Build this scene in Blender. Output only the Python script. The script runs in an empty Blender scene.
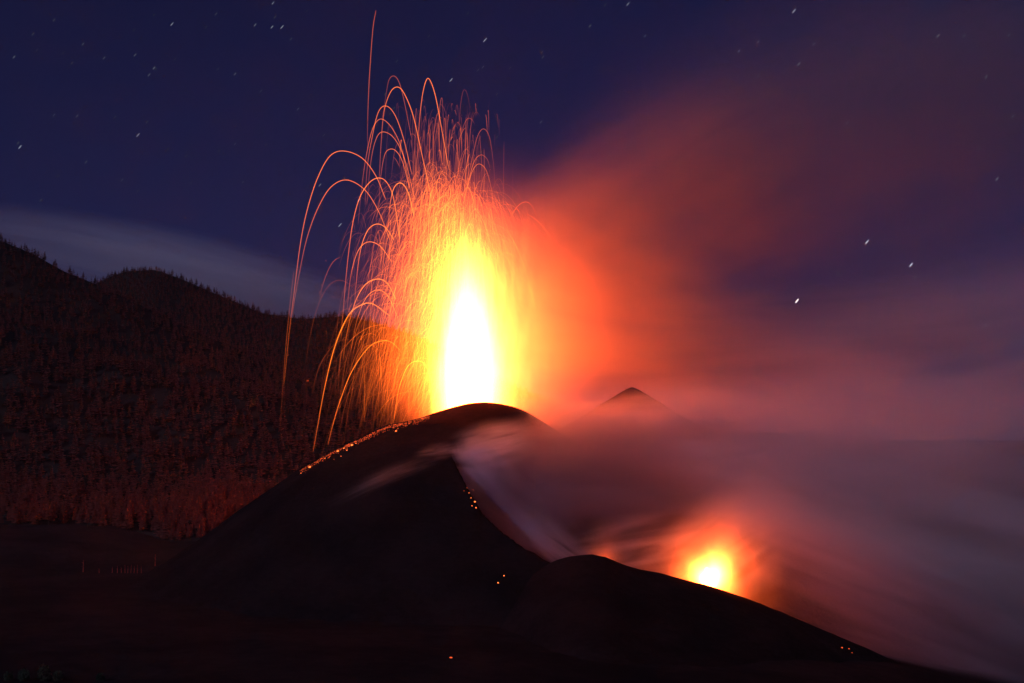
import bpy, math, random
import numpy as np
from mathutils import Vector, Matrix
from mathutils.bvhtree import BVHTree

R = math.radians
random.seed(7)
rng = np.random.default_rng(11)
scn = bpy.context.scene
COL = scn.collection

# ------------------------------------------------------------------ camera
LENS = 50.0
FP = 1024 * LENS / 36.0
HORIZON = 430.0
PITCH = math.atan((HORIZON - 341.5) / FP)
cam_d = bpy.data.cameras.new('camera')
cam_d.lens = LENS
cam_d.sensor_width = 36
cam_d.clip_start = 1.0
cam_d.clip_end = 60000
cam = bpy.data.objects.new('camera', cam_d)
cam.location = (0, 0, 0)
cam.rotation_euler = (R(90) + PITCH, 0, 0)
COL.objects.link(cam)
scn.camera = cam
cP, sP = math.cos(PITCH), math.sin(PITCH)


def ray(px, py):
    a, b = (px - 512.0) / FP, (341.5 - py) / FP
    return Vector((a, cP - b * sP, sP + b * cP))


def P(px, py, Y):
    d = ray(px, py)
    return d * (Y / d.y)


def proj(x, y, z):
    dep = y * cP + z * sP
    up = -y * sP + z * cP
    return 512 + FP * x / dep, 341.5 - FP * up / dep


# ------------------------------------------------------------------ render, world, moon
scn.render.engine = 'CYCLES'
cy = scn.cycles
cy.use_denoising = True
cy.max_bounces = 6
cy.diffuse_bounces = 0
cy.glossy_bounces = 1
cy.volume_bounces = 3
cy.transparent_max_bounces = 96
cy.sample_clamp_indirect = 0.6
cy.sample_clamp_direct = 80
cy.volume_step_rate = 1.0
cy.volume_max_steps = 256
scn.view_settings.view_transform = 'Standard'
scn.view_settings.look = 'None'
scn.view_settings.exposure = 0
scn.view_settings.gamma = 1
scn.view_settings.use_curve_mapping = False

SUN_EL, SUN_AZ = R(28), R(222)          # the moon, behind the camera
world = bpy.data.worlds.new('World')
scn.world = world
world.use_nodes = True
nt = world.node_tree
nt.nodes.clear()
wo = nt.nodes.new('ShaderNodeOutputWorld')
bg = nt.nodes.new('ShaderNodeBackground')
sky = nt.nodes.new('ShaderNodeTexSky')
sky.sky_type = 'NISHITA'
sky.sun_disc = False
sky.sun_elevation = SUN_EL
sky.sun_rotation = SUN_AZ
sky.altitude = 1500
sky.ozone_density = 3.0
sky.dust_density = 0.3
tint = nt.nodes.new('ShaderNodeMix')
tint.data_type = 'RGBA'
tint.blend_type = 'MULTIPLY'
tint.inputs['Factor'].default_value = 1.0
tint.inputs['B'].default_value = (0.50, 0.33, 1.0, 1)
nt.links.new(sky.outputs[0], tint.inputs['A'])
nt.links.new(tint.outputs['Result'], bg.inputs['Color'])
bg.inputs['Strength'].default_value = 0.0085
nt.links.new(bg.outputs[0], wo.inputs[0])

sun_d = bpy.data.lights.new('moon', 'SUN')
sun_d.energy = 1.0
sun_d.angle = R(0.5)
sun_d.color = (0.65, 0.6, 1.0)
sun = bpy.data.objects.new('moon', sun_d)
sun.rotation_euler = (R(90) - SUN_EL, 0, R(180) - SUN_AZ)
COL.objects.link(sun)

FIRE_LAMP = (1.0, 0.085, 0.008)
FIRE = (1.0, 0.11, 0.0145)               # colour of incandescent lava


# ------------------------------------------------------------------ helpers
def tag(o, label=None, cat=None, group=None, kind=None):
    if label: o['label'] = label
    if cat: o['category'] = cat
    if group: o['group'] = group
    if kind: o['kind'] = kind
    return o


def mesh_obj(name, verts, faces, mat, parent=None, smooth=False):
    me = bpy.data.meshes.new(name)
    if isinstance(verts, np.ndarray) and isinstance(faces, np.ndarray):
        nv, nf, k = len(verts), len(faces), faces.shape[1]
        me.vertices.add(nv)
        me.vertices.foreach_set('co', np.ascontiguousarray(verts, np.float32).ravel())
        me.loops.add(nf * k)
        me.loops.foreach_set('vertex_index', np.ascontiguousarray(faces, np.int32).ravel())
        me.polygons.add(nf)
        me.polygons.foreach_set('loop_start', np.arange(0, nf * k, k, dtype=np.int32))
        me.update(calc_edges=True)
        me.validate()
    else:
        me.from_pydata([tuple(v) for v in verts], [], [tuple(f) for f in faces])
        me.update()
    if smooth:
        me.polygons.foreach_set('use_smooth', np.ones(len(me.polygons), bool))
    if mat: me.materials.append(mat)
    o = bpy.data.objects.new(name, me)
    COL.objects.link(o)
    if parent: o.parent = parent
    return o


def empty(name, loc):
    o = bpy.data.objects.new(name, None)
    o.location = loc
    COL.objects.link(o)
    return o


class N:
    """small wrapper for shader node trees"""
    def __init__(s, name, idt='mat'):
        s.m = bpy.data.materials.new(name)
        s.m.use_nodes = True
        s.t = s.m.node_tree
        s.t.nodes.clear()
        s.out = s.t.nodes.new('ShaderNodeOutputMaterial')

    def new(s, typ, **kw):
        n = s.t.nodes.new(typ)
        for k, v in kw.items(): setattr(n, k, v)
        return n

    def link(s, a, b): s.t.links.new(a, b)

    def set(s, sock, v):
        if hasattr(v, 'is_linked') or isinstance(v, bpy.types.NodeSocket): s.link(v, sock)
        else: sock.default_value = v

    def math(s, op, a, b=None, c=None, clamp=False):
        n = s.new('ShaderNodeMath', operation=op)
        n.use_clamp = clamp
        s.set(n.inputs[0], a)
        if b is not None: s.set(n.inputs[1], b)
        if c is not None: s.set(n.inputs[2], c)
        return n.outputs[0]

    def smooth(s, v, a, b, lo=0.0, hi=1.0):
        n = s.new('ShaderNodeMapRange', interpolation_type='SMOOTHSTEP')
        s.set(n.inputs[0], v)
        n.inputs[1].default_value = a; n.inputs[2].default_value = b
        n.inputs[3].default_value = lo; n.inputs[4].default_value = hi
        return n.outputs[0]

    def noise(s, vec, scale, detail=2, rough=0.5, dist=0.0):
        n = s.new('ShaderNodeTexNoise')
        s.link(vec, n.inputs['Vector'])
        n.inputs['Scale'].default_value = scale
        n.inputs['Detail'].default_value = detail
        n.inputs['Roughness'].default_value = rough
        n.inputs['Distortion'].default_value = dist
        return n.outputs['Fac']

    def mapping(s, vec, loc=(0, 0, 0), rot=(0, 0, 0), sc=(1, 1, 1)):
        n = s.new('ShaderNodeMapping')
        s.link(vec, n.inputs[0])
        n.inputs[1].default_value = loc; n.inputs[2].default_value = rot; n.inputs[3].default_value = sc
        return n.outputs[0]


def rock_material(name, c1, c2, scale, bump=0.6):
    n = N(name)
    tc = n.new('ShaderNodeTexCoord').outputs['Object']
    f = n.noise(tc, scale, 8, 0.62)
    f2 = n.noise(n.mapping(tc, sc=(1, 1, 2.5)), scale * 9, 6, 0.6)
    mx = n.new('ShaderNodeMix', data_type='RGBA')
    n.link(n.smooth(n.math('ADD', n.math('MULTIPLY', f, 0.7), n.math('MULTIPLY', f2, 0.3)), 0.38, 0.64), mx.inputs['Factor'])
    mx.inputs['A'].default_value = (*c1, 1); mx.inputs['B'].default_value = (*c2, 1)
    b = n.new('ShaderNodeBsdfPrincipled')
    n.link(mx.outputs['Result'], b.inputs['Base Color'])
    b.inputs['Roughness'].default_value = 0.95
    b.inputs['Specular IOR Level'].default_value = 0.0
    bp = n.new('ShaderNodeBump')
    bp.inputs['Strength'].default_value = bump
    bp.inputs['Distance'].default_value = 2.0
    n.link(n.noise(tc, scale * 6, 8, 0.65), bp.inputs['Height'])
    n.link(bp.outputs[0], b.inputs['Normal'])
    n.link(b.outputs[0], n.out.inputs[0])
    return n.m


def plain_material(name, col, rough=0.9, var=0.5, scale=0.3):
    n = N(name)
    tc = n.new('ShaderNodeTexCoord').outputs['Object']
    f = n.noise(tc, scale, 4, 0.6)
    mx = n.new('ShaderNodeMix', data_type='RGBA')
    n.link(n.smooth(f, 0.3, 0.7), mx.inputs['Factor'])
    mx.inputs['A'].default_value = (*[c * (1 - var) for c in col], 1)
    mx.inputs['B'].default_value = (*[c * (1 + var) for c in col], 1)
    b = n.new('ShaderNodeBsdfPrincipled')
    n.link(mx.outputs['Result'], b.inputs['Base Color'])
    b.inputs['Roughness'].default_value = rough
    b.inputs['Specular IOR Level'].default_value = 0.15
    n.link(b.outputs[0], n.out.inputs[0])
    return n.m


def vnoise(x, y, seed, scale, octaves=4, rough=0.5):
    """value noise for heightfields"""
    r = np.random.default_rng(seed)
    tab = r.random((256, 256))
    tot = np.zeros_like(x, float); amp = 1.0; nrm = 0
    for o in range(octaves):
        u, v = x / scale + 17.3 * o, y / scale - 9.1 * o
        i, j = np.floor(u).astype(int), np.floor(v).astype(int)
        fu, fv = u - i, v - j
        fu, fv = fu * fu * (3 - 2 * fu), fv * fv * (3 - 2 * fv)
        g = lambda a, b: tab[a % 256, b % 256]
        tot += amp * ((g(i, j) * (1 - fu) + g(i + 1, j) * fu) * (1 - fv) + (g(i, j + 1) * (1 - fu) + g(i + 1, j + 1) * fu) * fv)
        nrm += amp; amp *= rough; scale *= 0.5
    return tot / nrm - 0.5


def sstep(v, a, b):
    t = np.clip((v - a) / (b - a), 0, 1)
    return t * t * (3 - 2 * t)


def smax(a, b, k):
    h = np.clip(0.5 + 0.5 * (a - b) / k, 0, 1)
    return b + (a - b) * h + k * h * (1 - h)


# ------------------------------------------------------------------ terrain heights
def base_h(x, y):
    s = -122 - 0.2 * np.log1p(np.exp(np.clip((x - 60) / 60, -30, 30))) * 60
    s = np.maximum(s, -420 + 0 * s)
    far = sstep(np.hypot(x, y), 5000, 9000)
    s = s * (1 - far) - 160 * far
    s = s + 14 * vnoise(x, y, 3, 240, 5) + 3.5 * vnoise(x, y, 8, 40, 4)
    # low lava bench in front of the wood
    s = s + 9 * sstep(y, 1380, 1470) * sstep(-x, 380, 470)
    return s


YC = 1230.0
XC = P(485, 402, YC).x


def profile(pts, Y):
    q = [P(a, b, Y) for a, b in pts]
    return np.array([v.x for v in q]), np.array([v.z for v in q])


Lx, Lz = profile([(485, 402), (470, 403), (455, 406.5), (440, 411), (420, 418), (405, 422), (390, 424.5), (375, 431), (360, 438.5), (345, 445), (320, 458),
                  (300, 470), (270, 491), (240, 512), (200, 541), (170, 561), (140, 579), (110, 592), (60, 606), (0, 625), (-200, 700)], YC)
Rx, Rz = profile([(485, 402), (500, 403.5), (515, 407), (530, 413), (560, 432), (600, 460), (700, 530), (800, 598), (900, 662), (1100, 790)], YC)


def blur(fx, fz):
    xs = np.linspace(fx[0], fx[-1], 800)
    zs = np.interp(xs, fx, fz)
    k = np.hanning(17); k /= k.sum()
    zp = np.concatenate([2 * zs[0] - zs[8:0:-1] if False else np.full(8, zs[0]), zs, np.full(8, zs[-1])])
    return xs, np.convolve(zp, k, 'valid')


L_r, L_z = blur(XC - Lx, Lz)
R_r, R_z = blur(Rx - XC, Rz)
EDGE_Y = [405, 412, 419, 428, 440, 452, 465, 490, 512, 530, 545, 563, 600, 640]
EDGE_X = [545, 530, 500, 472, 453, 449, 455, 468, 481, 500, 520, 553, 610, 680]
VENT_XY = (P(466, 400, 1288).x, 1288.0)


def cone_h(x, y):
    dx, dy = x - XC, y - YC
    r = np.hypot(dx, dy)
    w = sstep(dx / np.maximum(r, 1e-3), -0.35, 0.75)
    z = np.interp(r, L_r, L_z) * (1 - w) + np.interp(r, R_r, R_z) * w
    # gullies running down the slope
    ang = np.arctan2(dx, dy)
    z = z + (vnoise(ang * 260, r * 0.35, 21, 34, 4) * 5 + vnoise(x, y, 22, 30, 4) * 3.0) * sstep(r, 40, 150)
    # breached hollow on the flank the smoke pours out of
    px, py = proj(x, y, z)
    e = np.interp(py, EDGE_Y, EDGE_X)
    cut = sstep(px - e, 0, 26) * sstep(py, 411, 418) * (y < YC + 5)
    z = z - 72 * cut
    # crater behind the rim
    rv = np.hypot(x - VENT_XY[0], (y - VENT_XY[1]) * 1.0)
    z = z - 45 * (1 - sstep(rv, 14, 52))
    return z


YR = 1000.0
Qx, Qz = profile([(380, 690), (440, 650), (500, 604), (530, 577), (545, 566), (553, 562), (560, 559), (570, 556.5), (580, 555), (592, 554.5), (605, 557), (620, 563), (640, 569.5), (660, 573),
                  (675, 577), (700, 583.5), (720, 589), (740, 596), (760, 603), (800, 620), (850, 641), (900, 663), (940, 684), (1010, 722), (1200, 830)], YR)


def ridge_h(x, y):
    z = np.interp(x, Qx, Qz)
    d = y - YR
    f = np.where(d > 0, 0.55, 0.24)
    z = z - f * (np.sqrt(d * d + 64) - 8) + vnoise(x, y, 31, 26, 4) * 4.0 * sstep(np.abs(d), 2, 40) + vnoise(x, y, 33, 9, 3) * 0.9
    return z


YB = 1345.0
XB = P(632, 388, YB).x
ZB = P(632, 387, YB).z


def back_h(x, y):
    r = np.hypot(x - XB, y - YB)
    return ZB - 0.62 * (np.sqrt(r * r + 9) - 3) + vnoise(x, y, 41, 30, 3) * 3 * sstep(r, 20, 90)


U1, E1 = np.array([-900, -400, -200, 0, 15, 30, 60, 100, 150, 200, 260, 330, 400, 520, 700]), np.array([-100, 100, 165, 241, 247, 253, 270, 286, 309, 333, 358, 384, 402, 425, 440])
U2, E2 = np.array([-300, 0, 60, 90, 105, 125, 155, 180, 215, 240, 260, 300, 345, 380, 420, 500, 600, 800, 1000, 1300]), np.array([360, 330, 300, 286, 278, 271, 270, 279, 294, 304, 313, 319, 316, 324, 338, 380, 425, 450, 455, 455])


def ridge(x, y, U, E, Y0, Y1, z0):
    px = 512 + FP * x / np.maximum(y, 1)
    el = np.interp(px, U, E)
    d = cP - (341.5 - el) / FP * sP
    zr = (sP + (341.5 - el) / FP * cP) / d * Y1
    t = (y - Y0) / (Y1 - Y0)
    up = np.where(t < 1, z0 + (zr - z0) * np.clip(t, -1, 1) ** 1.0 if False else z0 + (zr - z0) * t, zr - 0.45 * (y - Y1))
    return up


def hill_h(x, y):
    n1 = vnoise(x, y, 51, 420, 5)
    yb = 1640 + 120 * vnoise(x, y * 0, 52, 300, 3) + 70 * vnoise(x, y * 0 + 5, 53, 70, 3)
    a = ridge(x, y, U1, E1, yb, 2500.0, -125.0)
    b = ridge(x, y, U2, E2, 2350.0, 3300.0, -200.0)
    t1 = sstep(y, 1650, 1900) * (1 - sstep(y, 2250, 2480))
    a = a + n1 * 150 * t1
    return smax(a, b, 20)


# ------------------------------------------------------------------ ground, hills, cones
def grid_mesh(name, xs, ys, hf, mat, keep=None):
    X, Y = np.meshgrid(xs, ys)
    Z = hf(X, Y)
    v = np.stack([X, Y, Z], -1).reshape(-1, 3)
    nx, ny = len(xs), len(ys)
    i = (np.arange(ny - 1)[:, None] * nx + np.arange(nx - 1)[None, :])
    f = np.stack([i, i + 1, i + nx + 1, i + nx], -1).reshape(-1, 4)
    if keep is not None:
        k = keep(X, Y, Z).reshape(-1)
        f = f[k[f].any(1)]
        used = np.unique(f)
        idx = np.full(len(v), -1); idx[used] = np.arange(len(used))
        v, f = v[used], idx[f]
    return mesh_obj(name, v, f, mat, smooth=True)


def axis(lo, hi, step, far):
    c = list(np.arange(lo, hi + step / 2, step))
    a, s = c[-1], step
    while a < far[1]:
        s *= 1.25; a += s; c.append(a)
    a, s = c[0], step
    while a > far[0]:
        s *= 1.25; a -= s; c.insert(0, a)
    return np.array(c)


m_ground = rock_material('ash ground', (0.010, 0.008, 0.009), (0.022, 0.016, 0.016), 0.012)
m_cone = rock_material('black cinder', (0.011, 0.0062, 0.0062), (0.021, 0.012, 0.0115), 0.02, 1.0)
m_soil = rock_material('forest floor', (0.018, 0.014, 0.012), (0.035, 0.026, 0.02), 0.02)

ground = grid_mesh('ground', axis(-1000, 700, 7, (-26000, 26000)), axis(560, 1750, 7, (-6000, 30000)), base_h, m_ground)
tag(ground, 'dark ash plain at the foot of the volcano', kind='structure')

hills = grid_mesh('forest_hills', axis(-1700, 300, 14, (-4200, 4200)), np.arange(1480, 4200, 14.0), hill_h, m_soil,
                  keep=lambda x, y, z: z > base_h(x, y) - 14)
tag(hills, 'dark forested mountainside behind the volcano', kind='structure')

volcano = grid_mesh('volcano_mountain', np.arange(-560, 620, 3.0), np.arange(780, 1700, 3.0), cone_h, m_cone,
                    keep=lambda x, y, z: z > base_h(x, y) - 5)
tag(volcano, 'black main volcanic cone with the tall fire fountain behind its rim', kind='structure')
ridge_o = grid_mesh('lava_ridge_hill', np.arange(-160, 760, 3.0), np.arange(700, 1250, 3.0), ridge_h, m_cone,
                    keep=lambda x, y, z: z > base_h(x, y) - 5)
tag(ridge_o, 'low black ridge in front of the small fiery vent', kind='structure')
back = grid_mesh('cinder_cone_hill', np.arange(XB - 330, XB + 330, 5.0), np.arange(YB - 330, YB + 330, 5.0), back_h, m_cone,
                 keep=lambda x, y, z: z > base_h(x, y) - 8)
tag(back, 'pointed second cinder cone rising out of the smoke', kind='structure')


def bvh_of(o):
    n = len(o.data.vertices); c = np.empty(n * 3, np.float32); o.data.vertices.foreach_get('co', c)
    k = len(o.data.polygons); p = np.empty(k * 4, np.int32); o.data.loops.foreach_get('vertex_index', p)
    return BVHTree.FromPolygons(c.reshape(-1, 3).tolist(), p.reshape(-1, 4).tolist())


TREES_BVH = [bvh_of(o) for o in (ground, hills, volcano, ridge_o, back)]


def on_surface(px, py):
    d = ray(px, py).normalized()
    best, hit = 1e9, None
    for t in TREES_BVH:
        loc, nor, i, dist = t.ray_cast(Vector((0, 0, 0)), d)
        if loc is not None and dist < best: best, hit = dist, (loc, nor)
    return hit


def cone_top(x, y):
    h = np.maximum(cone_h(np.array([x]), np.array([y])), base_h(np.array([x]), np.array([y])))
    return float(h[0])


# ------------------------------------------------------------------ haze
def volume_material(name, build):
    n = N(name)
    n.link(build(n), n.out.inputs['Volume'])
    return n.m


def haze_build(n):
    v = n.new('ShaderNodeVolumePrincipled')
    v.inputs['Color'].default_value = (0.75, 0.75, 0.8, 1)
    v.inputs['Density'].default_value = 0.00002
    v.inputs['Anisotropy'].default_value = 0.25
    return v.outputs[0]


def box(name, lo, hi, mat):
    v = [(x, y, z) for x in (lo[0], hi[0]) for y in (lo[1], hi[1]) for z in (lo[2], hi[2])]
    f = [(0, 1, 3, 2), (4, 6, 7, 5), (0, 4, 5, 1), (2, 3, 7, 6), (0, 2, 6, 4), (1, 5, 7, 3)]
    return mesh_obj(name, v, f, mat)


# ------------------------------------------------------------------ lava fountain
def uv_sphere(nu=24, nv=16):
    v = [(0, 0, 1)]
    for j in range(1, nv):
        t = math.pi * j / nv
        for i in range(nu):
            p = 2 * math.pi * i / nu
            v.append((math.sin(t) * math.cos(p), math.sin(t) * math.sin(p), math.cos(t)))
    v.append((0, 0, -1))
    f = []
    for i in range(nu): f.append((0, 1 + i, 1 + (i + 1) % nu))
    for j in range(nv - 2):
        for i in range(nu):
            a, b = 1 + j * nu + i, 1 + j * nu + (i + 1) % nu
            f.append((a, a + nu, b + nu, b))
    last = len(v) - 1
    for i in range(nu): f.append((last, 1 + (nv - 2) * nu + (i + 1) % nu, 1 + (nv - 2) * nu + i))
    return v, f


SPH = uv_sphere()


def point(name, loc, power, radius, col=FIRE_LAMP, parent=None):
    d = bpy.data.lights.new(name, 'POINT')
    d.energy = power; d.shadow_soft_size = radius; d.color = col
    o = bpy.data.objects.new(name, d)
    o.location = loc
    COL.objects.link(o)
    if parent is not None:
        o.parent = parent
        o.location = Vector(loc) - parent.location
    return o


VENT = P(466, 404, 1288)
MPP = 1288 / FP                            # metres a pixel at the fountain


def emission_volume(name, strength_fn, color=FIRE):
    def build(n):
        e = n.new('ShaderNodeEmission')
        e.inputs['Color'].default_value = (*color, 1)
        n.set(e.inputs['Strength'], strength_fn(n))
        return e.outputs[0]
    return volume_material(name, build)


def fountain_strength(n):
    # metres from the vent: x sideways, z up
    tc = n.new('ShaderNodeTexCoord').outputs['Object']
    sp = n.new('ShaderNodeSeparateXYZ'); n.link(tc, sp.inputs[0])
    x, y, z = sp.outputs
    y = n.math('MULTIPLY', y, 1.5)
    wob = n.noise(n.mapping(tc, sc=(0.16, 0.16, 0.022)), 1.0, 5, 0.7)
    xw = n.math('ADD', x, n.math('MULTIPLY', n.math('SUBTRACT', wob, 0.5), 26))
    xr = n.math('MULTIPLY', n.math('GREATER_THAN', xw, 0), -0.20)
    xs = n.math('MULTIPLY', xw, n.math('ADD', xr, 1.0))
    r2 = n.math('ADD', n.math('MULTIPLY', xs, xs), n.math('MULTIPLY', y, y))
    zt = n.math('MAXIMUM', z, 0)
    # core: narrows upwards
    sc = n.smooth(zt, 0, 175, 11.5, 7.0)
    core = n.math('EXPONENT', n.math('MULTIPLY', n.math('DIVIDE', r2, n.math('MULTIPLY', sc, sc)), -0.5))
    ctop = n.math('EXPONENT', n.math('MULTIPLY', n.math('POWER', n.math('DIVIDE', zt, 92), 3.0), -1.0))
    core = n.math('MULTIPLY', n.math('MULTIPLY', core, ctop), 13.0)
    # spray round it: wider
    sl = n.smooth(x, -20, 20, 13.5, 18.0)
    spray = n.math('EXPONENT', n.math('MULTIPLY', n.math('DIVIDE', n.math('SQRT', n.math('ADD', r2, 20.0)), sl), -1.0))
    stop = n.math('EXPONENT', n.math('MULTIPLY', n.math('POWER', n.math('DIVIDE', zt, 120), 3.0), -1.0))
    streak = n.noise(n.mapping(tc, sc=(0.16, 0.16, 0.03)), 1.0, 4, 0.65)
    spray = n.math('MULTIPLY', n.math('MULTIPLY', spray, stop), n.math('MULTIPLY', n.smooth(streak, 0.3, 0.7, 0.25, 1.7), 1.25))
    # thin outer skirt of spatter, wider to the lee side
    lee = n.math('MULTIPLY', x, n.math('ADD', n.math('MULTIPLY', n.math('GREATER_THAN', x, 0), -0.35), 1.0))
    q2 = n.math('SQRT', n.math('ADD', n.math('ADD', n.math('MULTIPLY', lee, lee), n.math('MULTIPLY', n.math('MULTIPLY', y, y), 3.0)), 30.0))
    skirt = n.math('EXPONENT', n.math('DIVIDE', q2, -25.0))
    ktop = n.math('EXPONENT', n.math('MULTIPLY', n.math('POWER', n.math('DIVIDE', zt, 140), 2.5), -1.0))
    lstreak = n.noise(n.mapping(tc, rot=(0, R(35), 0), sc=(0.012, 0.03, 0.035)), 1.0, 4, 0.6, 0.6)
    skirt = n.math('MULTIPLY', n.math('MULTIPLY', skirt, ktop), n.math('MULTIPLY', n.smooth(lstreak, 0.3, 0.7, 0.6, 1.4), n.math('MULTIPLY', n.smooth(z, -20, 6), 0.075)))
    # red light on the rim, put in as a faint glow before it
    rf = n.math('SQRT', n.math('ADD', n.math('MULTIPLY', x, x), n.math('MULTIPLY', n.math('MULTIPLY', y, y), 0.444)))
    rim_glow = n.math('MULTIPLY', n.math('MULTIPLY', n.math('EXPONENT', n.math('DIVIDE', rf, -42.0)), n.smooth(z, -32, 6)), n.smooth(z, 10, 70, 0.03, 0.0))
    tot = n.math('ADD', n.math('ADD', n.math('ADD', core, spray), skirt), rim_glow)
    ex = n.math('POWER', n.math('DIVIDE', n.math('SUBTRACT', x, 15.0), 146), 2.0)
    ez = n.math('POWER', n.math('DIVIDE', n.math('SUBTRACT', z, 100.0), 168), 2.0)
    ey = n.math('POWER', n.math('DIVIDE', y, 190), 2.0)
    sph = n.smooth(n.math('ADD', n.math('ADD', ex, ey), ez), 0.05, 1.0, 1.0, 0.0)
    return n.math('MULTIPLY', tot, sph)


fountain = empty('lava_fountain', VENT)
tag(fountain, 'tall white-hot fire fountain bursting from behind the main cone rim', 'lava fountain')
vv, ff = SPH
# spray body: an upright egg about the jet
fv = [(v[0] * 165 * (1 - 0.1 * v[2]) + 15, v[1] * 130, 100 + v[2] * 170) for v in vv]
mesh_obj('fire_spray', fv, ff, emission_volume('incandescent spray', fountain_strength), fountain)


def glow_surface(name, strength, col=FIRE, sampling='NONE'):
    n = N(name)
    e = n.new('ShaderNodeEmission')
    e.inputs['Color'].default_value = (*col, 1)
    e.inputs['Strength'].default_value = strength
    n.link(e.outputs[0], n.out.inputs[0])
    n.m.cycles.emission_sampling = sampling
    return n.m


m_hot = glow_surface('white hot lava', 90)
# the jet: a ragged tapering column of melt inside the spray
jv, jf = [], []
for j in range(15):
    t = j / 14
    rad = 17.5 * (1 - t) ** 0.55 * (0.85 + 0.3 * math.sin(t * 2.6)) + 0.6
    for i in range(18):
        a = 2 * math.pi * i / 18
        rr = rad * (1 + 0.10 * math.sin(3 * a + j) + random.uniform(-.06, .06))
        jv.append((rr * math.cos(a) - 3 * t, rr * math.sin(a), -22 + t * 118))
for j in range(14):
    for i in range(18):
        jf.append((j * 18 + i, j * 18 + (i + 1) % 18, (j + 1) * 18 + (i + 1) % 18, (j + 1) * 18 + i))
jf.append(tuple(range(17, -1, -1))); jf.append(tuple(14 * 18 + i for i in range(18)))
mesh_obj('jet', jv, jf, m_hot, fountain, smooth=True)
LP = 4.2e6
point('fire_light', P(468, 392, 1288), 3.2 * LP, 8, parent=fountain)
point('fire_light', P(464, 330, 1288), 0.6 * LP, 10, parent=fountain)


def vent_strength(rad, amp, ux, uz):
    def fn(n):
        tc = n.new('ShaderNodeTexCoord').outputs['Object']
        sp = n.new('ShaderNodeSeparateXYZ'); n.link(tc, sp.inputs[0])
        x, y, z = sp.outputs
        wob = n.noise(n.mapping(tc, loc=(3, 1, 2), sc=(0.04, 0.04, 0.028)), 1.0, 3, 0.5, 0.5)
        xx = n.math('SUBTRACT', x, n.math('MULTIPLY', n.math('MAXIMUM', z, 0), ux))
        zz = n.math('MULTIPLY', z, n.smooth(z, -1, rad, 1.0, uz))
        r0 = n.math('SQRT', n.math('ADD', n.math('ADD', n.math('MULTIPLY', xx, xx), n.math('MULTIPLY', y, y)), n.math('ADD', n.math('MULTIPLY', zz, zz), rad * rad * 0.02)))
        q = n.math('DIVIDE', n.math('MULTIPLY', r0, n.smooth(wob, 0.25, 0.75, 1.3, 0.72)), rad)
        g = n.math('ADD', n.math('MULTIPLY', n.math('EXPONENT', n.math('MULTIPLY', q, -3.4)), 60.0),
                   n.math('MULTIPLY', n.math('EXPONENT', n.math('MULTIPLY', q, -0.75)), 0.20))
        edge = n.smooth(n.math('SQRT', n.math('ADD', n.math('ADD', n.math('MULTIPLY', x, x), n.math('MULTIPLY', y, y)), n.math('MULTIPLY', z, z))), rad * 0.8, rad * 6.2, 1.0, 0.0)
        return n.math('MULTIPLY', n.math('MULTIPLY', g, edge), amp)
    return fn


def small_vent(name_label, px, py, Y, rad, amp, ux, uz, lump, power):
    e = empty('lava_fountain', P(px, py, Y))
    tag(e, name_label, 'lava fountain')
    mesh_obj('fire_spray', [(v[0] * rad * 6.3, v[1] * rad * 6.3, v[2] * rad * 6.3) for v in vv], ff,
             emission_volume('vent fire', vent_strength(rad, amp, ux, uz)), e)
    lv = []
    for v in vv:
        k = 1 + 0.15 * math.sin(5 * v[0] + 3 * v[2]) + random.uniform(-.05, .05)
        lv.append((v[0] * lump * k, v[1] * lump * k, v[2] * lump * 1.1 * k))
    mesh_obj('jet', lv, ff, m_hot, e, smooth=True)
    point('fire_light', P(px, py, Y) + Vector((0, 0, lump * 0.6)), power, lump * 0.8, parent=e)
    return e


small_vent('small round fire vent glowing white behind the low black ridge', 709, 578, 1040, 12.0, 0.5, 0.2, 0.95, 6, 0.15 * LP)
small_vent('faint orange fire glow just behind the hump of the black ridge', 602, 561, 1045, 10, 0.0035, 0.2, 0.8, 1.0, 0.002 * LP)


# ------------------------------------------------------------------ smoke
def smoke_material(name, dens, col, seed, nscale, contrast, power, g, rz):
    def build(n):
        tc = n.new('ShaderNodeTexCoord').outputs['Object']
        ln = n.new('ShaderNodeVectorMath', operation='LENGTH'); n.link(tc, ln.inputs[0])
        r = ln.outputs['Value']
        q = n.math('SUBTRACT', 1.0, n.math('MULTIPLY', r, r), clamp=True)
        f = n.math('POWER', q, power)
        mp = n.mapping(tc, loc=(seed * 3.1, seed * 1.7, seed * 2.3), sc=(0.38, 1, 1.5))
        ns = n.noise(mp, nscale, 4, 0.55, 1.1)
        w = n.smooth(ns, 0.5 - 0.17, 0.5 + 0.17, 1 - contrast, 1 + contrast)
        d = n.math('MULTIPLY', n.math('MULTIPLY', f, w), dens)
        v = n.new('ShaderNodeVolumePrincipled')
        v.inputs['Color'].default_value = (*col, 1)
        v.inputs['Anisotropy'].default_value = g
        n.link(d, v.inputs['Density'])
        return v.outputs[0]
    return volume_material(name, build)


def billow(parent, px, py, Y, rx, ry, rz, roll, dens, col=(0.8, 0.78, 0.78), ns=1.6, con=0.9, power=1.5, g=0.05):
    """one ellipsoid of smoke; rx, rz in pixels of the view at its depth, ry in metres; roll lifts its far end"""
    billow.k += 1
    s = Y / FP
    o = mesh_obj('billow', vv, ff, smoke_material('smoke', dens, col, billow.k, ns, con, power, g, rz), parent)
    o.location = P(px, py, Y) - (parent.location if parent else Vector())
    o.rotation_euler = (0, -R(roll), 0)
    o.scale = (rx * s, ry, rz * s)
    return o


billow.k = 0

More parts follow.
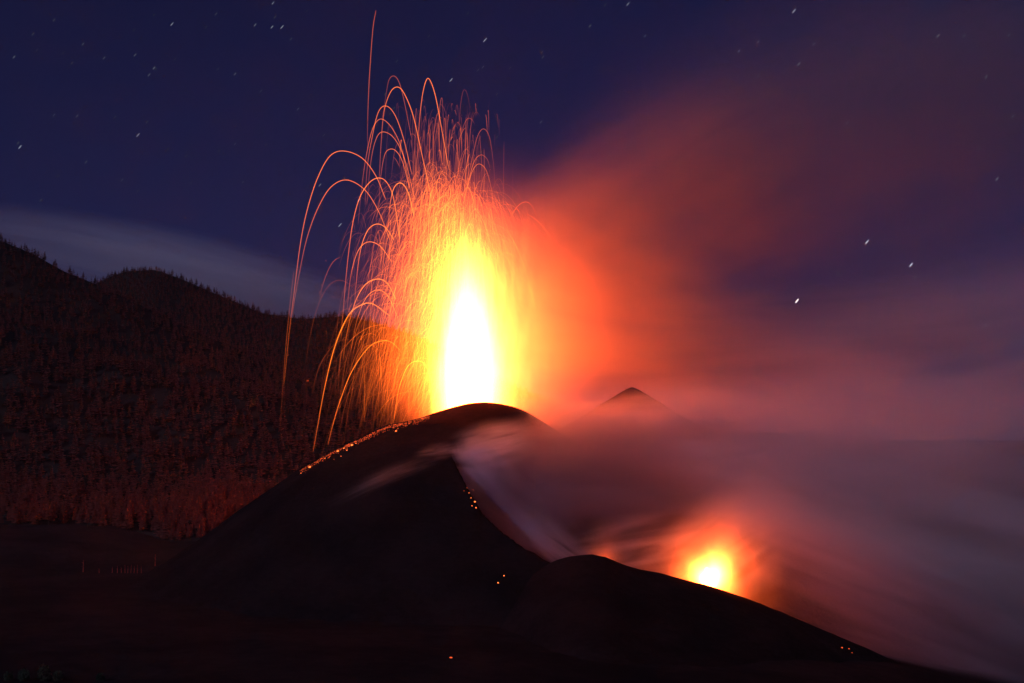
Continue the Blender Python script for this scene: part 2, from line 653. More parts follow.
plume = empty('smoke_plume', P(540, 400, 1330))
tag(plume, 'broad red-lit smoke plume drifting up and away from the fire fountain', 'smoke', kind='stuff')
ASH = (0.42, 0.40, 0.42)
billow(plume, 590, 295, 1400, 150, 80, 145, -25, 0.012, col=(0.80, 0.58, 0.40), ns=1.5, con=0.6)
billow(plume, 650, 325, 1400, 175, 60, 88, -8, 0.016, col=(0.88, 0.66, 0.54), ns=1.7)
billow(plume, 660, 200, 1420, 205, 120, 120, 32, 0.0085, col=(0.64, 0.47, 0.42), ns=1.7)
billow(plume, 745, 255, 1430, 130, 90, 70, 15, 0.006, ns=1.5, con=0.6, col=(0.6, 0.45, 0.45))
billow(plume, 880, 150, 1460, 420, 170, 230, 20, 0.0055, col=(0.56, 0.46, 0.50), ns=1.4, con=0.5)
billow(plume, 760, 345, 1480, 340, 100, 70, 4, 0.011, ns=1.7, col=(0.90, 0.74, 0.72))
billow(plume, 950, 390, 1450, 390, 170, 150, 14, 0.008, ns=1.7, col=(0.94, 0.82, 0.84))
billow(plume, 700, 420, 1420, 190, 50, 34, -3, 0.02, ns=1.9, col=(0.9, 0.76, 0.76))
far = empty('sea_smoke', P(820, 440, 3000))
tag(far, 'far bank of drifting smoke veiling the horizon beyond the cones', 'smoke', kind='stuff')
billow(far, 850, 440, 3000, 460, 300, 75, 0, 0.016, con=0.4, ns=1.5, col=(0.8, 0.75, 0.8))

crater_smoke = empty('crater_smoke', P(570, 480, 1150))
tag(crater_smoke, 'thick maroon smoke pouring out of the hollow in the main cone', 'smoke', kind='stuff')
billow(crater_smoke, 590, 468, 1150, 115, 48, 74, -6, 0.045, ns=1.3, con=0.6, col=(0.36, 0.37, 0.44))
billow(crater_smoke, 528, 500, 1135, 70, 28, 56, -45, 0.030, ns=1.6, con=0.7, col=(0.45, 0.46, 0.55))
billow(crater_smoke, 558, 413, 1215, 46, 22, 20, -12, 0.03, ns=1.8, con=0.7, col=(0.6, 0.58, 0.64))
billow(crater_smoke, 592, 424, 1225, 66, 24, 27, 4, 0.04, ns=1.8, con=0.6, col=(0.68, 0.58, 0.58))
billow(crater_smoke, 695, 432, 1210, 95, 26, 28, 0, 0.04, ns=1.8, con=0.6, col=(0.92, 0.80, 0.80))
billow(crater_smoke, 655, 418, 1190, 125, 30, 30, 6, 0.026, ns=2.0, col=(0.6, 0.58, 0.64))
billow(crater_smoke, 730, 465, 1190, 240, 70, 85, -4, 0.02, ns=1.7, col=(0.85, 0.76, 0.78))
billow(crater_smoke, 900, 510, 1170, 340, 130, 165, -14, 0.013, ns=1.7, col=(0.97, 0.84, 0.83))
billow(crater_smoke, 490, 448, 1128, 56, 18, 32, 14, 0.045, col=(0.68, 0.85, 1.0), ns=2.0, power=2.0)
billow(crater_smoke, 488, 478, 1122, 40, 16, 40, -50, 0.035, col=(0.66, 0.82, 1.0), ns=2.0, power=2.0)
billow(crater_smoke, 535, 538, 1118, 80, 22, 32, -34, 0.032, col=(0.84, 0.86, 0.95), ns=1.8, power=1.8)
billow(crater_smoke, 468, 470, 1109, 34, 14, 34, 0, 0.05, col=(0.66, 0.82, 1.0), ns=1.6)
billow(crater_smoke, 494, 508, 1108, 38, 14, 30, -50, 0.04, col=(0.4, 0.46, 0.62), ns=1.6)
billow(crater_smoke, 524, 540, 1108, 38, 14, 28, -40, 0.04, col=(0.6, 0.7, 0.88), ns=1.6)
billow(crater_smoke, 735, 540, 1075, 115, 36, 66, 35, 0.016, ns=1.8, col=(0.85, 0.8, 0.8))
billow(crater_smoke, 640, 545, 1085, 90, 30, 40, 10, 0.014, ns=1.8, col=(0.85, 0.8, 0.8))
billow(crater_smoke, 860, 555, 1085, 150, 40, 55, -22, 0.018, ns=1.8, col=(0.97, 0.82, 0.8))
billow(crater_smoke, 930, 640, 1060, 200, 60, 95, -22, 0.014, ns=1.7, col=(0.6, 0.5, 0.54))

wisp = empty('steam_wisp', P(395, 475, 1170))
tag(wisp, 'thin pale steam streaks sliding down the black cone face', 'steam', kind='stuff')
for (px, py, rx, rz, ro, d) in ((395, 474, 60, 14, 20, .0045), (372, 485, 60, 13, 26, .0035), (438, 452, 30, 12, 10, .009)):
    h = on_surface(px, py)
    Y = h[0].y - 6
    billow(wisp, px, py, Y, rx, 22, rz, ro, d, col=(0.92, 0.92, 0.95), ns=2.2, con=0.95, power=2.2)

cloud = empty('night_cloud', P(180, 270, 6000))
tag(cloud, 'pale low cloud bank lying behind the forested ridge', 'cloud', kind='stuff')
billow(cloud, 130, 268, 6000, 260, 700, 50, -10, 0.0014, col=(0.95, 0.95, 1), ns=1.8)
billow(cloud, 240, 285, 6200, 200, 700, 42, -16, 0.0012, col=(0.95, 0.95, 1), ns=1.8)

haze = box('haze', (-4300, -60, -430), (4300, 4300, 1500), volume_material('haze', haze_build))
tag(haze, kind='stuff')


# ------------------------------------------------------------------ lava trails
def trail_material():
    n = N('glowing lava trail')
    at = n.new('ShaderNodeAttribute', attribute_name='glow')
    e = n.new('ShaderNodeEmission')
    ramp = n.new('ShaderNodeMix', data_type='RGBA')
    n.link(n.math('DIVIDE', at.outputs['Fac'], 1.2, clamp=True), ramp.inputs['Factor'])
    ramp.inputs['A'].default_value = (1.0, 0.13, 0.012, 1)
    ramp.inputs['B'].default_value = (1.0, 0.22, 0.012, 1)
    n.link(ramp.outputs['Result'], e.inputs['Color'])
    n.link(at.outputs['Fac'], e.inputs['Strength'])
    tr = n.new('ShaderNodeBsdfTransparent')
    ad = n.new('ShaderNodeAddShader')
    n.link(tr.outputs[0], ad.inputs[0]); n.link(e.outputs[0], ad.inputs[1])
    n.link(ad.outputs[0], n.out.inputs[0])
    n.m.cycles.emission_sampling = 'NONE'
    return n.m


m_trail = trail_material()


def tube(pts, rad, glow):
    """three sided tube along pts (n,3), glow per point -> verts, quads, glow per vertex"""
    pts = np.asarray(pts, float); n = len(pts)
    tg = np.gradient(pts, axis=0); tg /= np.maximum(np.linalg.norm(tg, axis=1, keepdims=True), 1e-6)
    ref = np.tile(np.array([0.12, 1.0, 0.05]), (n, 1))
    a = np.cross(tg, ref); a /= np.maximum(np.linalg.norm(a, axis=1, keepdims=True), 1e-6)
    b = np.cross(tg, a)
    r = (rad * np.ones(n))[:, None].copy()
    r[0] *= 0.2; r[-1] *= 0.2
    ring = [pts + r * (math.cos(t) * a + math.sin(t) * b) for t in (0.3, 0.3 + 2 * math.pi / 3, 0.3 + 4 * math.pi / 3)]
    v = np.stack(ring, 1).reshape(-1, 3)
    i = np.arange(n - 1)[:, None] * 3 + np.arange(3)[None, :]
    j = np.arange(n - 1)[:, None] * 3 + (np.arange(3)[None, :] + 1) % 3
    f = np.stack([i, j, j + 3, i + 3], -1).reshape(-1, 4)
    return v, f, np.repeat(np.asarray(glow, float) * np.ones(n), 3)


def trail_obj(name, tubes):
    vs, fs, gs, k = [], [], [], 0
    for v, f, g in tubes:
        vs.append(v); fs.append(f + k); gs.append(g); k += len(v)
    o = mesh_obj(name, np.concatenate(vs), np.concatenate(fs), m_trail)
    a = o.data.attributes.new('glow', 'FLOAT', 'POINT')
    a.data.foreach_set('value', np.concatenate(gs).astype(np.float32))
    return o


def spline(pts, m=8):
    p = np.asarray(pts, float)
    p = np.vstack([2 * p[0] - p[1], p, 2 * p[-1] - p[-2]])
    out = []
    for k in range(1, len(p) - 2):
        for t in np.linspace(0, 1, m, endpoint=False):
            out.append(0.5 * ((2 * p[k]) + (-p[k - 1] + p[k + 1]) * t + (2 * p[k - 1] - 5 * p[k] + 4 * p[k + 1] - p[k + 2]) * t ** 2 + (-p[k - 1] + 3 * p[k] - 3 * p[k + 1] + p[k + 2]) * t ** 3))
    out.append(p[-2])
    return np.array(out)


BIG = [
    # label, points in the view, depth, glow, radius
    ('widest lava trail, a tall hook whose far end falls outside all others', [(386, 200), (376, 176), (362, 158), (344, 151), (330, 156), (318, 177), (308, 207), (301, 240), (295, 285), (289, 335), (284, 385)], 1275, .55, .62),
    ('second widest lava hook, just inside the widest one', [(390, 240), (379, 212), (365, 190), (347, 180), (331, 187), (318, 208), (307, 238), (299, 275), (292, 315)], 1282, .5, .6),
    ('bright lava hook curling over beside the two widest ones', [(400, 240), (394, 200), (388, 184), (380, 178), (370, 182), (360, 197), (353, 222), (348, 258), (344, 300), (341, 340)], 1270, .6, .65),
    ('tall lava arch, second tallest of the rounded arches', [(433, 205), (421, 150), (413, 115), (404, 93), (397, 87), (390, 93), (384, 112), (381, 145), (379, 185)], 1280, .6, .62),
    ('narrow lava arch that peaks highest, directly above the jet', [(449, 170), (441, 125), (436, 98), (431, 82), (427, 79), (423, 92), (420, 115), (418, 142), (416, 180)], 1284, .6, .62),
    ('faint thin lava arch peaking just behind the tall bright arch', [(412, 140), (404, 100), (399, 82), (394, 76), (389, 80), (386, 95), (382, 120)], 1300, .22, .5),
    ('lava arch below the tall one with a long falling left limb', [(412, 175), (404, 140), (395, 115), (386, 106), (378, 113), (371, 143), (367, 170), (365, 205)], 1272, .5, .55),
    ('lava arch nested second beneath the tall bright arch', [(410, 190), (402, 150), (392, 128), (381, 119), (373, 128), (367, 152), (362, 185), (358, 225)], 1290, .42, .5),
    ('lava arch nested third beneath the tall bright arch', [(415, 200), (405, 160), (394, 138), (382, 132), (375, 142), (370, 168), (367, 205)], 1268, .42, .5),
    ('small round lava arch beneath the nested ones', [(410, 190), (403, 163), (397, 152), (391, 149), (385, 154), (381, 175), (379, 205)], 1286, .45, .5),
    ('bright tight lava curl at half height of the spray', [(414, 215), (408, 192), (401, 183), (394, 188), (390, 205), (388, 230)], 1265, .8, .6),
    ('bright lava curl on the outer edge at mid height', [(394, 240), (386, 228), (377, 224), (368, 230), (361, 248), (357, 275), (354, 310)], 1276, .7, .58),
    ('lava curl just below the bright mid-height curl', [(392, 262), (380, 246), (368, 242), (358, 251), (351, 275), (347, 310)], 1283, .6, .55),
    ('lone nearly straight lava trail rising above everything else', [(376, 10), (373, 28), (370.5, 60), (368.5, 95), (367.5, 130), (368, 150)], 1310, .3, .48),
    ('faint tall lava arch on the smoke side of the jet', [(466, 185), (472, 160), (477, 138), (483, 129), (489, 136), (493, 160), (495, 185)], 1290, .22, .5),
    ('upper of two low lava arches on the smoke side', [(464, 200), (470, 175), (475, 160), (481, 155), (487, 159), (490, 168)], 1280, .3, .5),
    ('lower of two low lava arches on the smoke side', [(463, 205), (468, 185), (473, 170), (479, 164), (486, 170), (491, 187), (494, 205)], 1274, .38, .5),
    ('very faint high lava arch above the smoke side', [(459, 125), (461, 102), (464, 90), (468, 97), (471, 120)], 1300, .08, .5),
    ('tiny lava arch out over the red smoke', [(512, 214), (519, 205), (526, 202), (532, 206), (537, 217)], 1290, .3, .45),
    ('long lava trail sweeping down to the flank, farthest out near the ground', [(390, 316), (373, 304), (361, 305), (348, 316), (335, 346), (325, 386), (318, 424), (313, 452)], 1262, .75, .65),
    ('lava trail sweeping down to the flank inside the longest one', [(400, 350), (391, 342), (381, 341), (368, 348), (352, 371), (340, 401), (332, 428), (328, 445)], 1258, .7, .62),
    ('low bright lava loop close beside the white jet', [(433, 385), (426, 366), (418, 361), (408, 366), (400, 385), (396, 405), (394, 420)], 1262, 1.1, .6),
    ('lava curl above the long flank trail', [(396, 300), (388, 284), (378, 279), (366, 284), (356, 300), (348, 328), (343, 360)], 1270, .75, .6),
    ('lava curl tucked under the one above the long flank trail', [(398, 318), (388, 296), (377, 290), (366, 298), (357, 320), (351, 350)], 1280, .6, .55),
    ('thin lone lava trail falling past the dark ridge', [(294, 270), (290, 305), (286, 345), (283, 385), (280, 430)], 1290, .12, .5),
    ('dim upright lava trail above the spray beside the narrow arch', [(440, 160), (439, 130), (440, 106), (442, 98), (443, 112), (446, 150)], 1295, .2, .45),
]
for lab, pts, Y, glow, rad in BIG:
    q = spline(pts)
    w = np.array([P(a, b, Y) for a, b in q])
    t = np.linspace(0, 1, len(w))
    g = glow * (0.8 + 0.25 * np.sin(np.pi * np.clip(t * 1.2, 0, 1))) * (1 - 0.75 * sstep(t, 0.5, 1))
    tag(trail_obj('lava_trail', [tube(w, rad * 0.6, g * 1.15)]), lab, 'lava trail', 'lava trails round the fire fountain')


def simulate(n, mode):
    """ballistic spatter with air drag; returns a list of (points, glow)"""
    res = []
    while len(res) < n:
        if mode == 'fringe':         # long trails down the windward flank
            z0 = random.uniform(10, 150); ang = random.gauss(-0.30, 0.26); v0 = random.uniform(20, 62) * (1 - z0 / 330)
        elif mode == 'crown':        # above the jet
            z0 = 80 + 185 * random.random() ** 1.4; ang = random.gauss(-0.10, 0.16); v0 = random.uniform(12, 46) * (1 - z0 / 480)
        elif mode == 'curl':         # slow clots shed beside the jet, turning over in small loops
            z0 = random.uniform(15, 200); ang = random.gauss(-0.35, 0.35); v0 = random.uniform(9, 27)
        elif mode == 'lee':          # small curls on the smoke side
            z0 = random.uniform(20, 190); ang = random.gauss(0.7, 0.45); v0 = random.uniform(12, 46) * (1 - z0 / 420)
        else:                        # dense windward body
            z0 = random.uniform(0, 185); ang = random.gauss(-0.75, 0.5); v0 = random.uniform(10, 44) * (1 - z0 / 520)
        phi = random.uniform(-1, 1) * (0.5 if mode == 'fringe' else 1.2)
        p = np.array([VENT.x + random.gauss(-4 if mode != 'lee' else 8, 11), VENT.y + random.gauss(0, 9), VENT.z + z0])
        if mode == 'curl': p[0] -= abs(random.gauss(0, 40)) * (1.15 - z0 / 330)
        if mode == 'crown': p[0] += random.gauss(-14, 18)
        vel = np.array([math.sin(ang) * math.cos(phi), math.sin(ang) * math.sin(phi), math.cos(ang)]) * v0
        k = random.uniform(0.006, 0.022)
        pts = [p.copy()]; dt = 0.12
        life = random.uniform(2, 7) if mode != 'fringe' else random.uniform(5, 12)
        for s in range(int(life / dt)):
            sp = np.linalg.norm(vel)
            vel = vel + dt * (np.array([0, 0, -9.8]) - k * sp * vel)
            p = p + dt * vel
            if s % 3 == 0 and p[2] < 30 and p[2] < cone_top(p[0], p[1]): break
            pts.append(p.copy())
        pts = np.array(pts)
        lo = int(random.uniform(0.0, 0.5) * len(pts)); hi = int(random.uniform(0.7, 1.0) * len(pts))
        pts = pts[lo:hi][::2]
        if len(pts) < 6: continue
        if pts[:, 0].min() < VENT.x - 138: continue
        d = np.hypot(pts[:, 0] - VENT.x, np.maximum(pts[:, 2] - VENT.z - 110, 0) * 0.7)
        b = random.choice([0.10, 0.16, 0.25, 0.4, 0.75])
        if mode == 'lee': b *= 0.55
        t = np.linspace(0, 1, len(pts))
        g = b * (0.30 + 1.3 * np.exp(-d / 40)) * (0.35 + 0.65 * sstep(t, 0, 0.25)) * (1 - 0.75 * sstep(t, 0.6, 1))
        res.append((pts, g))
    return res


single = simulate(60, 'fringe') + simulate(110, 'crown') + simulate(100, 'curl')
for pts, g in single:
    tag(trail_obj('lava_trail', [tube(pts, random.uniform(.30, .46), g)]),
        'thin orange lava trail in the crowded fringe of the fire fountain', 'lava trail', 'crowded thin lava trails')
spray = simulate(2000, 'core') + simulate(260, 'fringe') + simulate(1200, 'crown') + simulate(1700, 'lee') + simulate(5200, 'curl')
tag(trail_obj('lava_spray', [tube(p, random.uniform(.14, .30), g * random.uniform(.45, 1.0)) for p, g in spray]),
    'dense mass of fine glowing lava threads about the white jet', 'lava spray', kind='stuff')


# ------------------------------------------------------------------ glowing fragments on the slopes
m_ember = glow_surface('glowing lava lump', 2.2, (1.0, 0.2, 0.04))
m_ember_dim = glow_surface('cooling lava lump', 1.1, (1.0, 0.12, 0.03))


def lump(rad, seed):
    r = random.Random(seed)
    v, f = uv_sphere(8, 6)
    a, b, c = r.uniform(.7, 1.5), r.uniform(.7, 1.3), r.uniform(.6, 1.1)
    return [(x * rad * a * r.uniform(.8, 1.2), y * rad * b * r.uniform(.8, 1.2), z * rad * c * r.uniform(.8, 1.2)) for x, y, z in v], f


def ember(px, py, rad, label, group, dim=False):
    h = on_surface(px, py)
    if h is None: return
    v, f = lump(rad, int(px * 31 + py * 7))
    o = mesh_obj('lava_ember', v, f, m_ember_dim if dim else m_ember, smooth=True)
    o.location = h[0] + Vector((0, 0, rad * 0.3))
    tag(o, label, 'ember', group)


for px, py, r, dim in ((480, 487, .5, 0), (476, 490, .35, 0), (482, 499, .8, 0), (479, 503, .4, 0), (483, 505, .5, 0), (474, 485, .4, 1), (478, 495, .3, 0), (471, 488, .3, 1)):
    ember(px - 7, py + 3, r, 'orange ember glowing at the near edge of the smoking hollow', 'embers beside the smoking hollow', dim)
ember(504, 576, .55, 'upper of two red embers low on the black slope', None)
ember(498, 583, .5, 'lower of two red embers low on the black slope', None)
ember(451, 658, .7, 'lone dim red ember at the foot of the black slope', None, True)
for px, py, r in ((842, 644, .5), (849, 645, .35), (852, 649, .4)):
    ember(px, py + 4, r, 'red ember low on the descending black ridge', 'embers on the descending ridge', True)
for px, py in ((330, 455), (338, 450), (344, 447), (352, 444), (318, 461), (325, 457), (301, 472), (356, 442), (398, 427), (334, 458), (341, 455), (310, 466), (347, 449), (396, 430)):
    ember(px, py + 1.5, random.choice([.25, .3, .4, .5, .8]), 'orange ember lying on the lit rim beneath the falling trails', 'embers on the rim')
# fine spatter along the rim
tv, tf, k = [], [], 0
for i in range(760):
    px = 300 + 130 * random.random() ** 0.8
    edge = np.interp(px, [300, 320, 345, 360, 375, 390, 405, 420, 440], [470, 458, 445, 438.5, 431, 424.5, 422, 418, 411])
    h = on_surface(px, edge + 0.6 + abs(random.gauss(0, 1.9)))
    if h is None or h[0].y > 1300: continue
    v, f = lump(random.uniform(.12, .36), i)
    tv += [tuple(Vector(q) + h[0]) for q in v]; tf += [tuple(a + k for a in q) for q in f]; k += len(v)
sp = mesh_obj('lava_spatter', tv, tf, m_ember_dim)
tag(sp, 'fine red spatter sprinkled along the lit rim of the cone', 'spatter', kind='stuff')

# ------------------------------------------------------------------ trees
m_bark = plain_material('pine bark', (0.05, 0.035, 0.025), 0.95)
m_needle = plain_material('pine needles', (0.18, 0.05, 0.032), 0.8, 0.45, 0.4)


def trunk_geo(h, r, sides=6):
    v, f = [], []
    for j in range(4):
        t = j / 3
        for i in range(sides):
            a = 2 * math.pi * i / sides
            v.append((r * (1 - .8 * t) * math.cos(a) + .02 * h * math.sin(2 * t), r * (1 - .8 * t) * math.sin(a), t * h * .93))
    for j in range(3):
        for i in range(sides):
            f.append((j * sides + i, j * sides + (i + 1) % sides, (j + 1) * sides + (i + 1) % sides, (j + 1) * sides + i))
    return np.array(v), np.array(f)


def crown_geo(h, seed, whorls, per, start=0.22):
    """drooping needle clumps in uneven whorls: each a pair of bent quads"""
    r = random.Random(seed)
    v, f = [], []
    for w in range(whorls):
        t = start + (1 - start) * (w / (whorls - 0.4))
        env = h * 0.21 * (1 - (t - start) / (1.02 - start)) ** 0.75 + 0.02 * h
        for b in range(per):
            if r.random() < 0.12: continue
            a = 2 * math.pi * (b + r.uniform(-.35, .35)) / per + w * 1.1
            L = env * r.uniform(.55, 1.2); wd = L * r.uniform(.35, .6) + .012 * h
            z = h * (t + r.uniform(-.02, .02)); lift = r.uniform(-.1, .35) * L
            d = np.array([math.cos(a), math.sin(a), 0]); s = np.array([-d[1], d[0], 0])
            up = np.array([0, 0, 1.0])
            c0 = up * z
            pts = [c0 + s * wd * .2 + up * h * .02, c0 - s * wd * .2 - up * h * .012, c0 + d * L * .6 - s * wd + up * (lift - .1 * L), c0 + d * L + up * (lift * .6 + .12 * L), c0 + d * L * .6 + s * wd + up * (lift + .02 * L), c0 + d * L * .55 + up * (lift + .35 * wd)]
            k = len(v); v += pts
            f += [(k, k + 1, k + 2, k + 5), (k + 5, k + 2, k + 3, k + 3), (k + 5, k + 3, k + 4, k + 4), (k, k + 5, k + 4, k + 4), (k + 1, k + 2, k + 3, k + 4)]
    return v, f


def tri_faces(f):
    out = []
    for q in f:
        q = list(dict.fromkeys(q))
        out.append((q[0], q[1], q[2]))
        if len(q) == 4: out.append((q[0], q[2], q[3]))
    return out


def surf_z(x, y):
    return np.maximum(hill_h(x, y), base_h(x, y))


# candidate positions on the slopes
cand = []
xs = rng.uniform(-1750, 500, 90000); ys = rng.uniform(1560, 3330, 90000)
zz = hill_h(xs, ys); bb = base_h(xs, ys)
px_, py_ = proj(xs, ys, zz)
clear = vnoise(xs, ys, 61, 60, 3)
ok = (zz > bb - 1.5) & (px_ > -30) & (px_ < 560) & (py_ < 560) & (clear > -0.36)
xs, ys, zz, px_, py_ = xs[ok], ys[ok], zz[ok], px_[ok], py_[ok]
# thin out by distance so that neighbours do not overlap
cell = {}
sel = []
for i in range(len(xs)):
    gap = 8.0 + 2.0 * (ys[i] > 2300)
    key = (int(xs[i] // gap), int(ys[i] // gap))
    if key in cell: continue
    cell[key] = 1; sel.append(i)
sel = np.array(sel)
xs, ys, zz, px_, py_ = xs[sel], ys[sel], zz[sel], px_[sel], py_[sel]
# hidden behind the cone?
def hidden(x, y, z):
    d = Vector((x, y, z + 22)); L = d.length
    for t in TREES_BVH[1:3]:
        loc, *_ = t.ray_cast(Vector((0, 0, 0)), d / L, L - 30)
        if loc is not None: return True
    return False
near = [i for i in np.argsort(ys) if -6 < px_[i] < 345 and not hidden(xs[i], ys[i], zz[i])]
near = near[:290]
near_set = set(int(i) for i in near)

protos = []
for s in range(5):
    h = 1.0
    tv_, tf_ = trunk_geo(1.0, 0.017, 6)
    cv, cf = crown_geo(1.0, 100 + s, 15, 7, [.12, .2, .26, .16, .3][s])
    tm = bpy.data.meshes.new('trunk'); tm.from_pydata(tv_.tolist(), [], tf_.tolist()); tm.materials.append(m_bark)
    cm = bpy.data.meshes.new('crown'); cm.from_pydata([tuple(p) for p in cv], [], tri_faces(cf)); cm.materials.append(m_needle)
    protos.append((tm, cm))
for n_, i in enumerate(near):
    tm, cm = protos[n_ % 5]
    root = empty('pine_tree', (xs[i], ys[i], zz[i] - 0.6))
    hgt = random.uniform(16, 27)
    root.scale = (hgt * random.uniform(.9, 1.25), hgt * random.uniform(.9, 1.25), hgt)
    root.rotation_euler = (random.gauss(0, .03), random.gauss(0, .03), random.uniform(0, 6.28))
    tag(root, 'reddish lit pine tree in the lowest rows at the forest foot', 'tree', 'pines along the foot of the forest')
    for nm, me in (('trunk', tm), ('crown', cm)):
        o = bpy.data.objects.new(nm, me); COL.objects.link(o); o.parent = root

far_t = []
for s in range(6):
    cv, cf = crown_geo(1.0, 300 + s, 8, 5, [.1, .2, .28, .15, .24, .18][s])
    tv_, tf_ = trunk_geo(1.0, 0.016, 3)
    k = len(cv)
    V = np.vstack([np.array(cv), tv_])
    F = np.array(tri_faces(cf) + tri_faces([tuple(a + k for a in q) for q in tf_.tolist()]))
    far_t.append((V, F))
VV, FF, k = [], [], 0
rest = [i for i in range(len(xs)) if i not in near_set]
for i in rest:
    V, F = far_t[random.randrange(6)]
    hgt = random.uniform(14, 26) * (1.0 if ys[i] < 2150 else 0.72); wd = hgt * random.uniform(.95, 1.4); a = random.uniform(0, 6.28); c, s_ = math.cos(a), math.sin(a)
    W = np.empty_like(V)
    W[:, 0] = (V[:, 0] * c - V[:, 1] * s_) * wd + xs[i]
    W[:, 1] = (V[:, 0] * s_ + V[:, 1] * c) * wd + ys[i]
    W[:, 2] = V[:, 2] * hgt + zz[i] - 0.6
    VV.append(W); FF.append(F + k); k += len(V)
forest = mesh_obj('forest', np.concatenate(VV), np.concatenate(FF), None)
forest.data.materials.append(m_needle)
tag(forest, 'dense pine forest covering the mountainside behind the cone', 'forest', kind='stuff')
print('trees', len(near), len(rest), 'faces', len(forest.data.polygons))

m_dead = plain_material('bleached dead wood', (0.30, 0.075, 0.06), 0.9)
# bare burnt trunks at the foot of the cone
for n_, (px, py, hpx) in enumerate([(112, 573, 7), (117, 573, 8), (121, 573, 7), (125, 573, 9), (128, 573, 8), (131, 573, 9), (134, 573, 8), (137, 573, 9), (141, 573, 8), (99, 573, 5)]):
    h = on_surface(px, py)
    if h is None: continue
    hh = hpx * h[0].y / FP
    tv_, tf_ = trunk_geo(hh, .32, 6)
    tv_[:, 0] += np.sin(tv_[:, 2] * .3 + n_) * .25
    bv, bf = tv_.tolist(), [tuple(q) for q in tf_.tolist()]
    for b in range(4):      # stub limbs
        z0 = hh * (.35 + .15 * b); a = n_ + b * 2.1; k = len(bv)
        bv += [(0, .1, z0), (0, -.1, z0), (0.1, 0, z0 + .2), (math.cos(a) * .9, math.sin(a) * .9, z0 + .5)]
        bf += [(k, k + 1, k + 3), (k + 1, k + 2, k + 3), (k + 2, k, k + 3)]
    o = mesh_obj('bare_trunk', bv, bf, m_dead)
    o.location = h[0] - Vector((0, 0, .3))
    tag(o, 'thin bare tree trunk in the red-lit row at the foot of the cone', 'dead tree', 'bare trunks at the foot of the cone')
for px, py, hpx, lab in ((83, 572, 13, 'lone taller bare trunk standing apart from the red-lit row'), (155, 566, 13, 'taller bare trunk against the edge of the cone slope')):
    h = on_surface(px, py)
    hh = hpx * h[0].y / FP
    tv_, tf_ = trunk_geo(hh, .4, 6)
    bv, bf = tv_.tolist(), [tuple(q) for q in tf_.tolist()]
    for b in range(6):
        z0 = hh * (.3 + .1 * b); a = px + b * 2.1; k = len(bv)
        bv += [(0, .12, z0), (0, -.12, z0), (0.1, 0, z0 + .25), (math.cos(a) * 1.5, math.sin(a) * 1.5, z0 + 1.0)]
        bf += [(k, k + 1, k + 3), (k + 1, k + 2, k + 3), (k + 2, k, k + 3)]
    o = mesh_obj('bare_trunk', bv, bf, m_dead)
    o.location = h[0] - Vector((0, 0, .3))
    tag(o, lab, 'dead tree')

# dark bushes at the very bottom
m_bush = plain_material('bush leaves', (0.03, 0.045, 0.025), 0.8, 0.5, 1.0)
for n_, (px, w, hpx) in enumerate([(8, 8, 9), (24, 10, 12), (44, 12, 16), (58, 9, 10), (100, 7, 8)]):
    h = on_surface(px, 681)
    s = h[0].y / FP
    bv, bf = [], []
    for q in range(420):
        d = Vector((random.gauss(0, 1), random.gauss(0, 1), random.gauss(0, 1))).normalized() * random.uniform(.55, 1.05)
        c = Vector((d.x * w * s * .55, d.y * w * s * .55, (d.z * .5 + .5) * hpx * s * random.uniform(.8, 1.15)))
        a, b = Vector((random.uniform(-1, 1), random.uniform(-1, 1), random.uniform(-1, 1))).normalized() * .5, Vector((random.uniform(-1, 1), random.uniform(-1, 1), random.uniform(-.3, 1))).normalized() * .8
        k = len(bv); bv += [tuple(c - a), tuple(c + a), tuple(c + b)]; bf.append((k, k + 1, k + 2))
    e = empty('bush', h[0] - Vector((0, 0, .4)))
    tag(e, 'dark leafy bush among the black foreground scrub', 'bush', 'foreground scrub')
    mesh_obj('foliage', bv, bf, m_bush, e)
    sv, sf = trunk_geo(hpx * s * .7, .18, 5)
    mesh_obj('stem', sv, sf, m_bark, e)

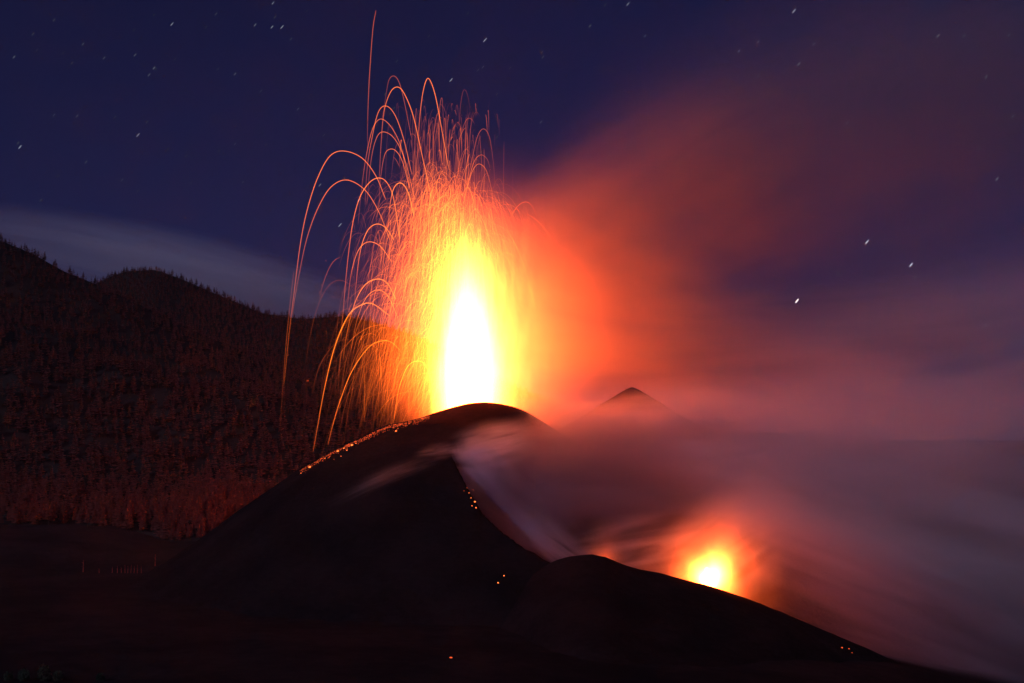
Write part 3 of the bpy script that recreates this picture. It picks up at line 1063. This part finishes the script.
# ------------------------------------------------------------------ stars
STARS = [(172, 24, 5, .35, 0), (485, 40, 6, .5, 0), (451, 80, 5, .4, 0), (138, 135, 5, .4, 0), (20, 147, 5, .45, 0), (272, 27, 4, .3, 0), (282, 27, 5, .35, 0), (255, 25, 4, .22, 0), (273, 3, 4, .3, 0), (235, 74, 4, .2, 0),
         (340, 225, 5, .4, 0), (320, 185, 4, .22, 0), (359, 200, 4, .3, 0), (483, 67, 4, .14, 0), (154, 68, 4, .2, 0), (149, 75, 4, .16, 0), (135, 55, 4, .16, 0), (14, 57, 4, .2, 0), (104, 58, 4, .14, 0), (77, 116, 4, .16, 0), (54, 115, 4, .14, 0),
         (86, 162, 4, .14, 0), (41, 200, 4, .12, 0), (298, 109, 4, .14, 0), (235, 144, 3, .12, 0), (122, 180, 4, .12, 0), (243, 182, 3, .1, 0), (33, 34, 4, .12, 0), (83, 44, 4, .14, 0), (216, 14, 4, .12, 0),
         (628, 4, 5, .3, 0), (590, 26, 4, .16, 0), (645, 36, 4, .2, 0), (794, 11, 6, .75, 0), (799, 64, 5, .6, 0), (739, 51, 4, .5, 0), (758, 42, 4, .3, 0), (814, 44, 4, .35, 0), (758, 76, 4, .3, 0), (541, 122, 4, .14, 0), (543, 57, 4, .12, 0),
         (797, 301, 6, 7.0, 1), (867, 242, 6, 2.2, 0), (911, 265, 6, 2.4, 0), (915, 277, 4, .4, 0), (847, 123, 5, 1.0, 0), (938, 36, 5, .8, 0), (964, 36, 4, .5, 0), (1009, 35, 4, .6, 0), (986, 77, 5, .7, 0), (1013, 116, 5, .9, 0), (979, 149, 4, .6, 0),
         (997, 179, 5, .9, 0), (985, 326, 5, 1.6, 0), (708, 139, 4, .25, 0), (788, 134, 4, .2, 0), (743, 227, 4, .3, 0), (942, 226, 4, .25, 0), (838, 274, 4, .3, 0)]
_sr = random.Random(5)
STARS += [(_sr.randint(5, 620), int(5 + 190 * _sr.random()), 4, _sr.choice([.05, .06, .08, .1]), 0) for _ in range(42)]
SL = {(797, 301): 'brightest star, a white dash over the red-lit smoke', (794, 11): 'bright bluish star dash at the top edge above the plume', (867, 242): 'bluish star dash above the brightest star, nearer the dark gap',
      (911, 265): 'pale star dash with a smaller one right below it', (172, 24): 'small bright star dash near the top, far from the fountain', (485, 40): 'bluish star dash high above the fire fountain',
      (451, 80): 'star dash beside the tip of the narrow lava arch', (138, 135): 'solitary star dash midway above the forested ridge', (20, 147): 'star dash near the side edge above the highest ridge', (340, 225): 'star dash just under the widest lava hook'}
MS = {}


def star_mat(b, blue):
    if (b, blue) not in MS:
        MS[(b, blue)] = glow_surface('starlight', b, (0.75, 0.85, 1.0) if not blue else (1.0, 0.9, 0.85))
    return MS[(b, blue)]


for (px, py, L, b, wm) in STARS:
    D = 12000.0
    s = D / FP
    v, f = uv_sphere(8, 6)
    o = mesh_obj('star', [(x * .46 * s, y * .46 * s, z * L * .5 * s) for x, y, z in v], f, star_mat(b * .85, wm))
    o.location = P(px, py, D)
    o.rotation_euler = (0, R(40), 0)
    if (px, py) in SL: tag(o, SL[(px, py)], 'star')
    else: tag(o, 'small faint star dash slanting in the night sky', 'star', 'faint stars')
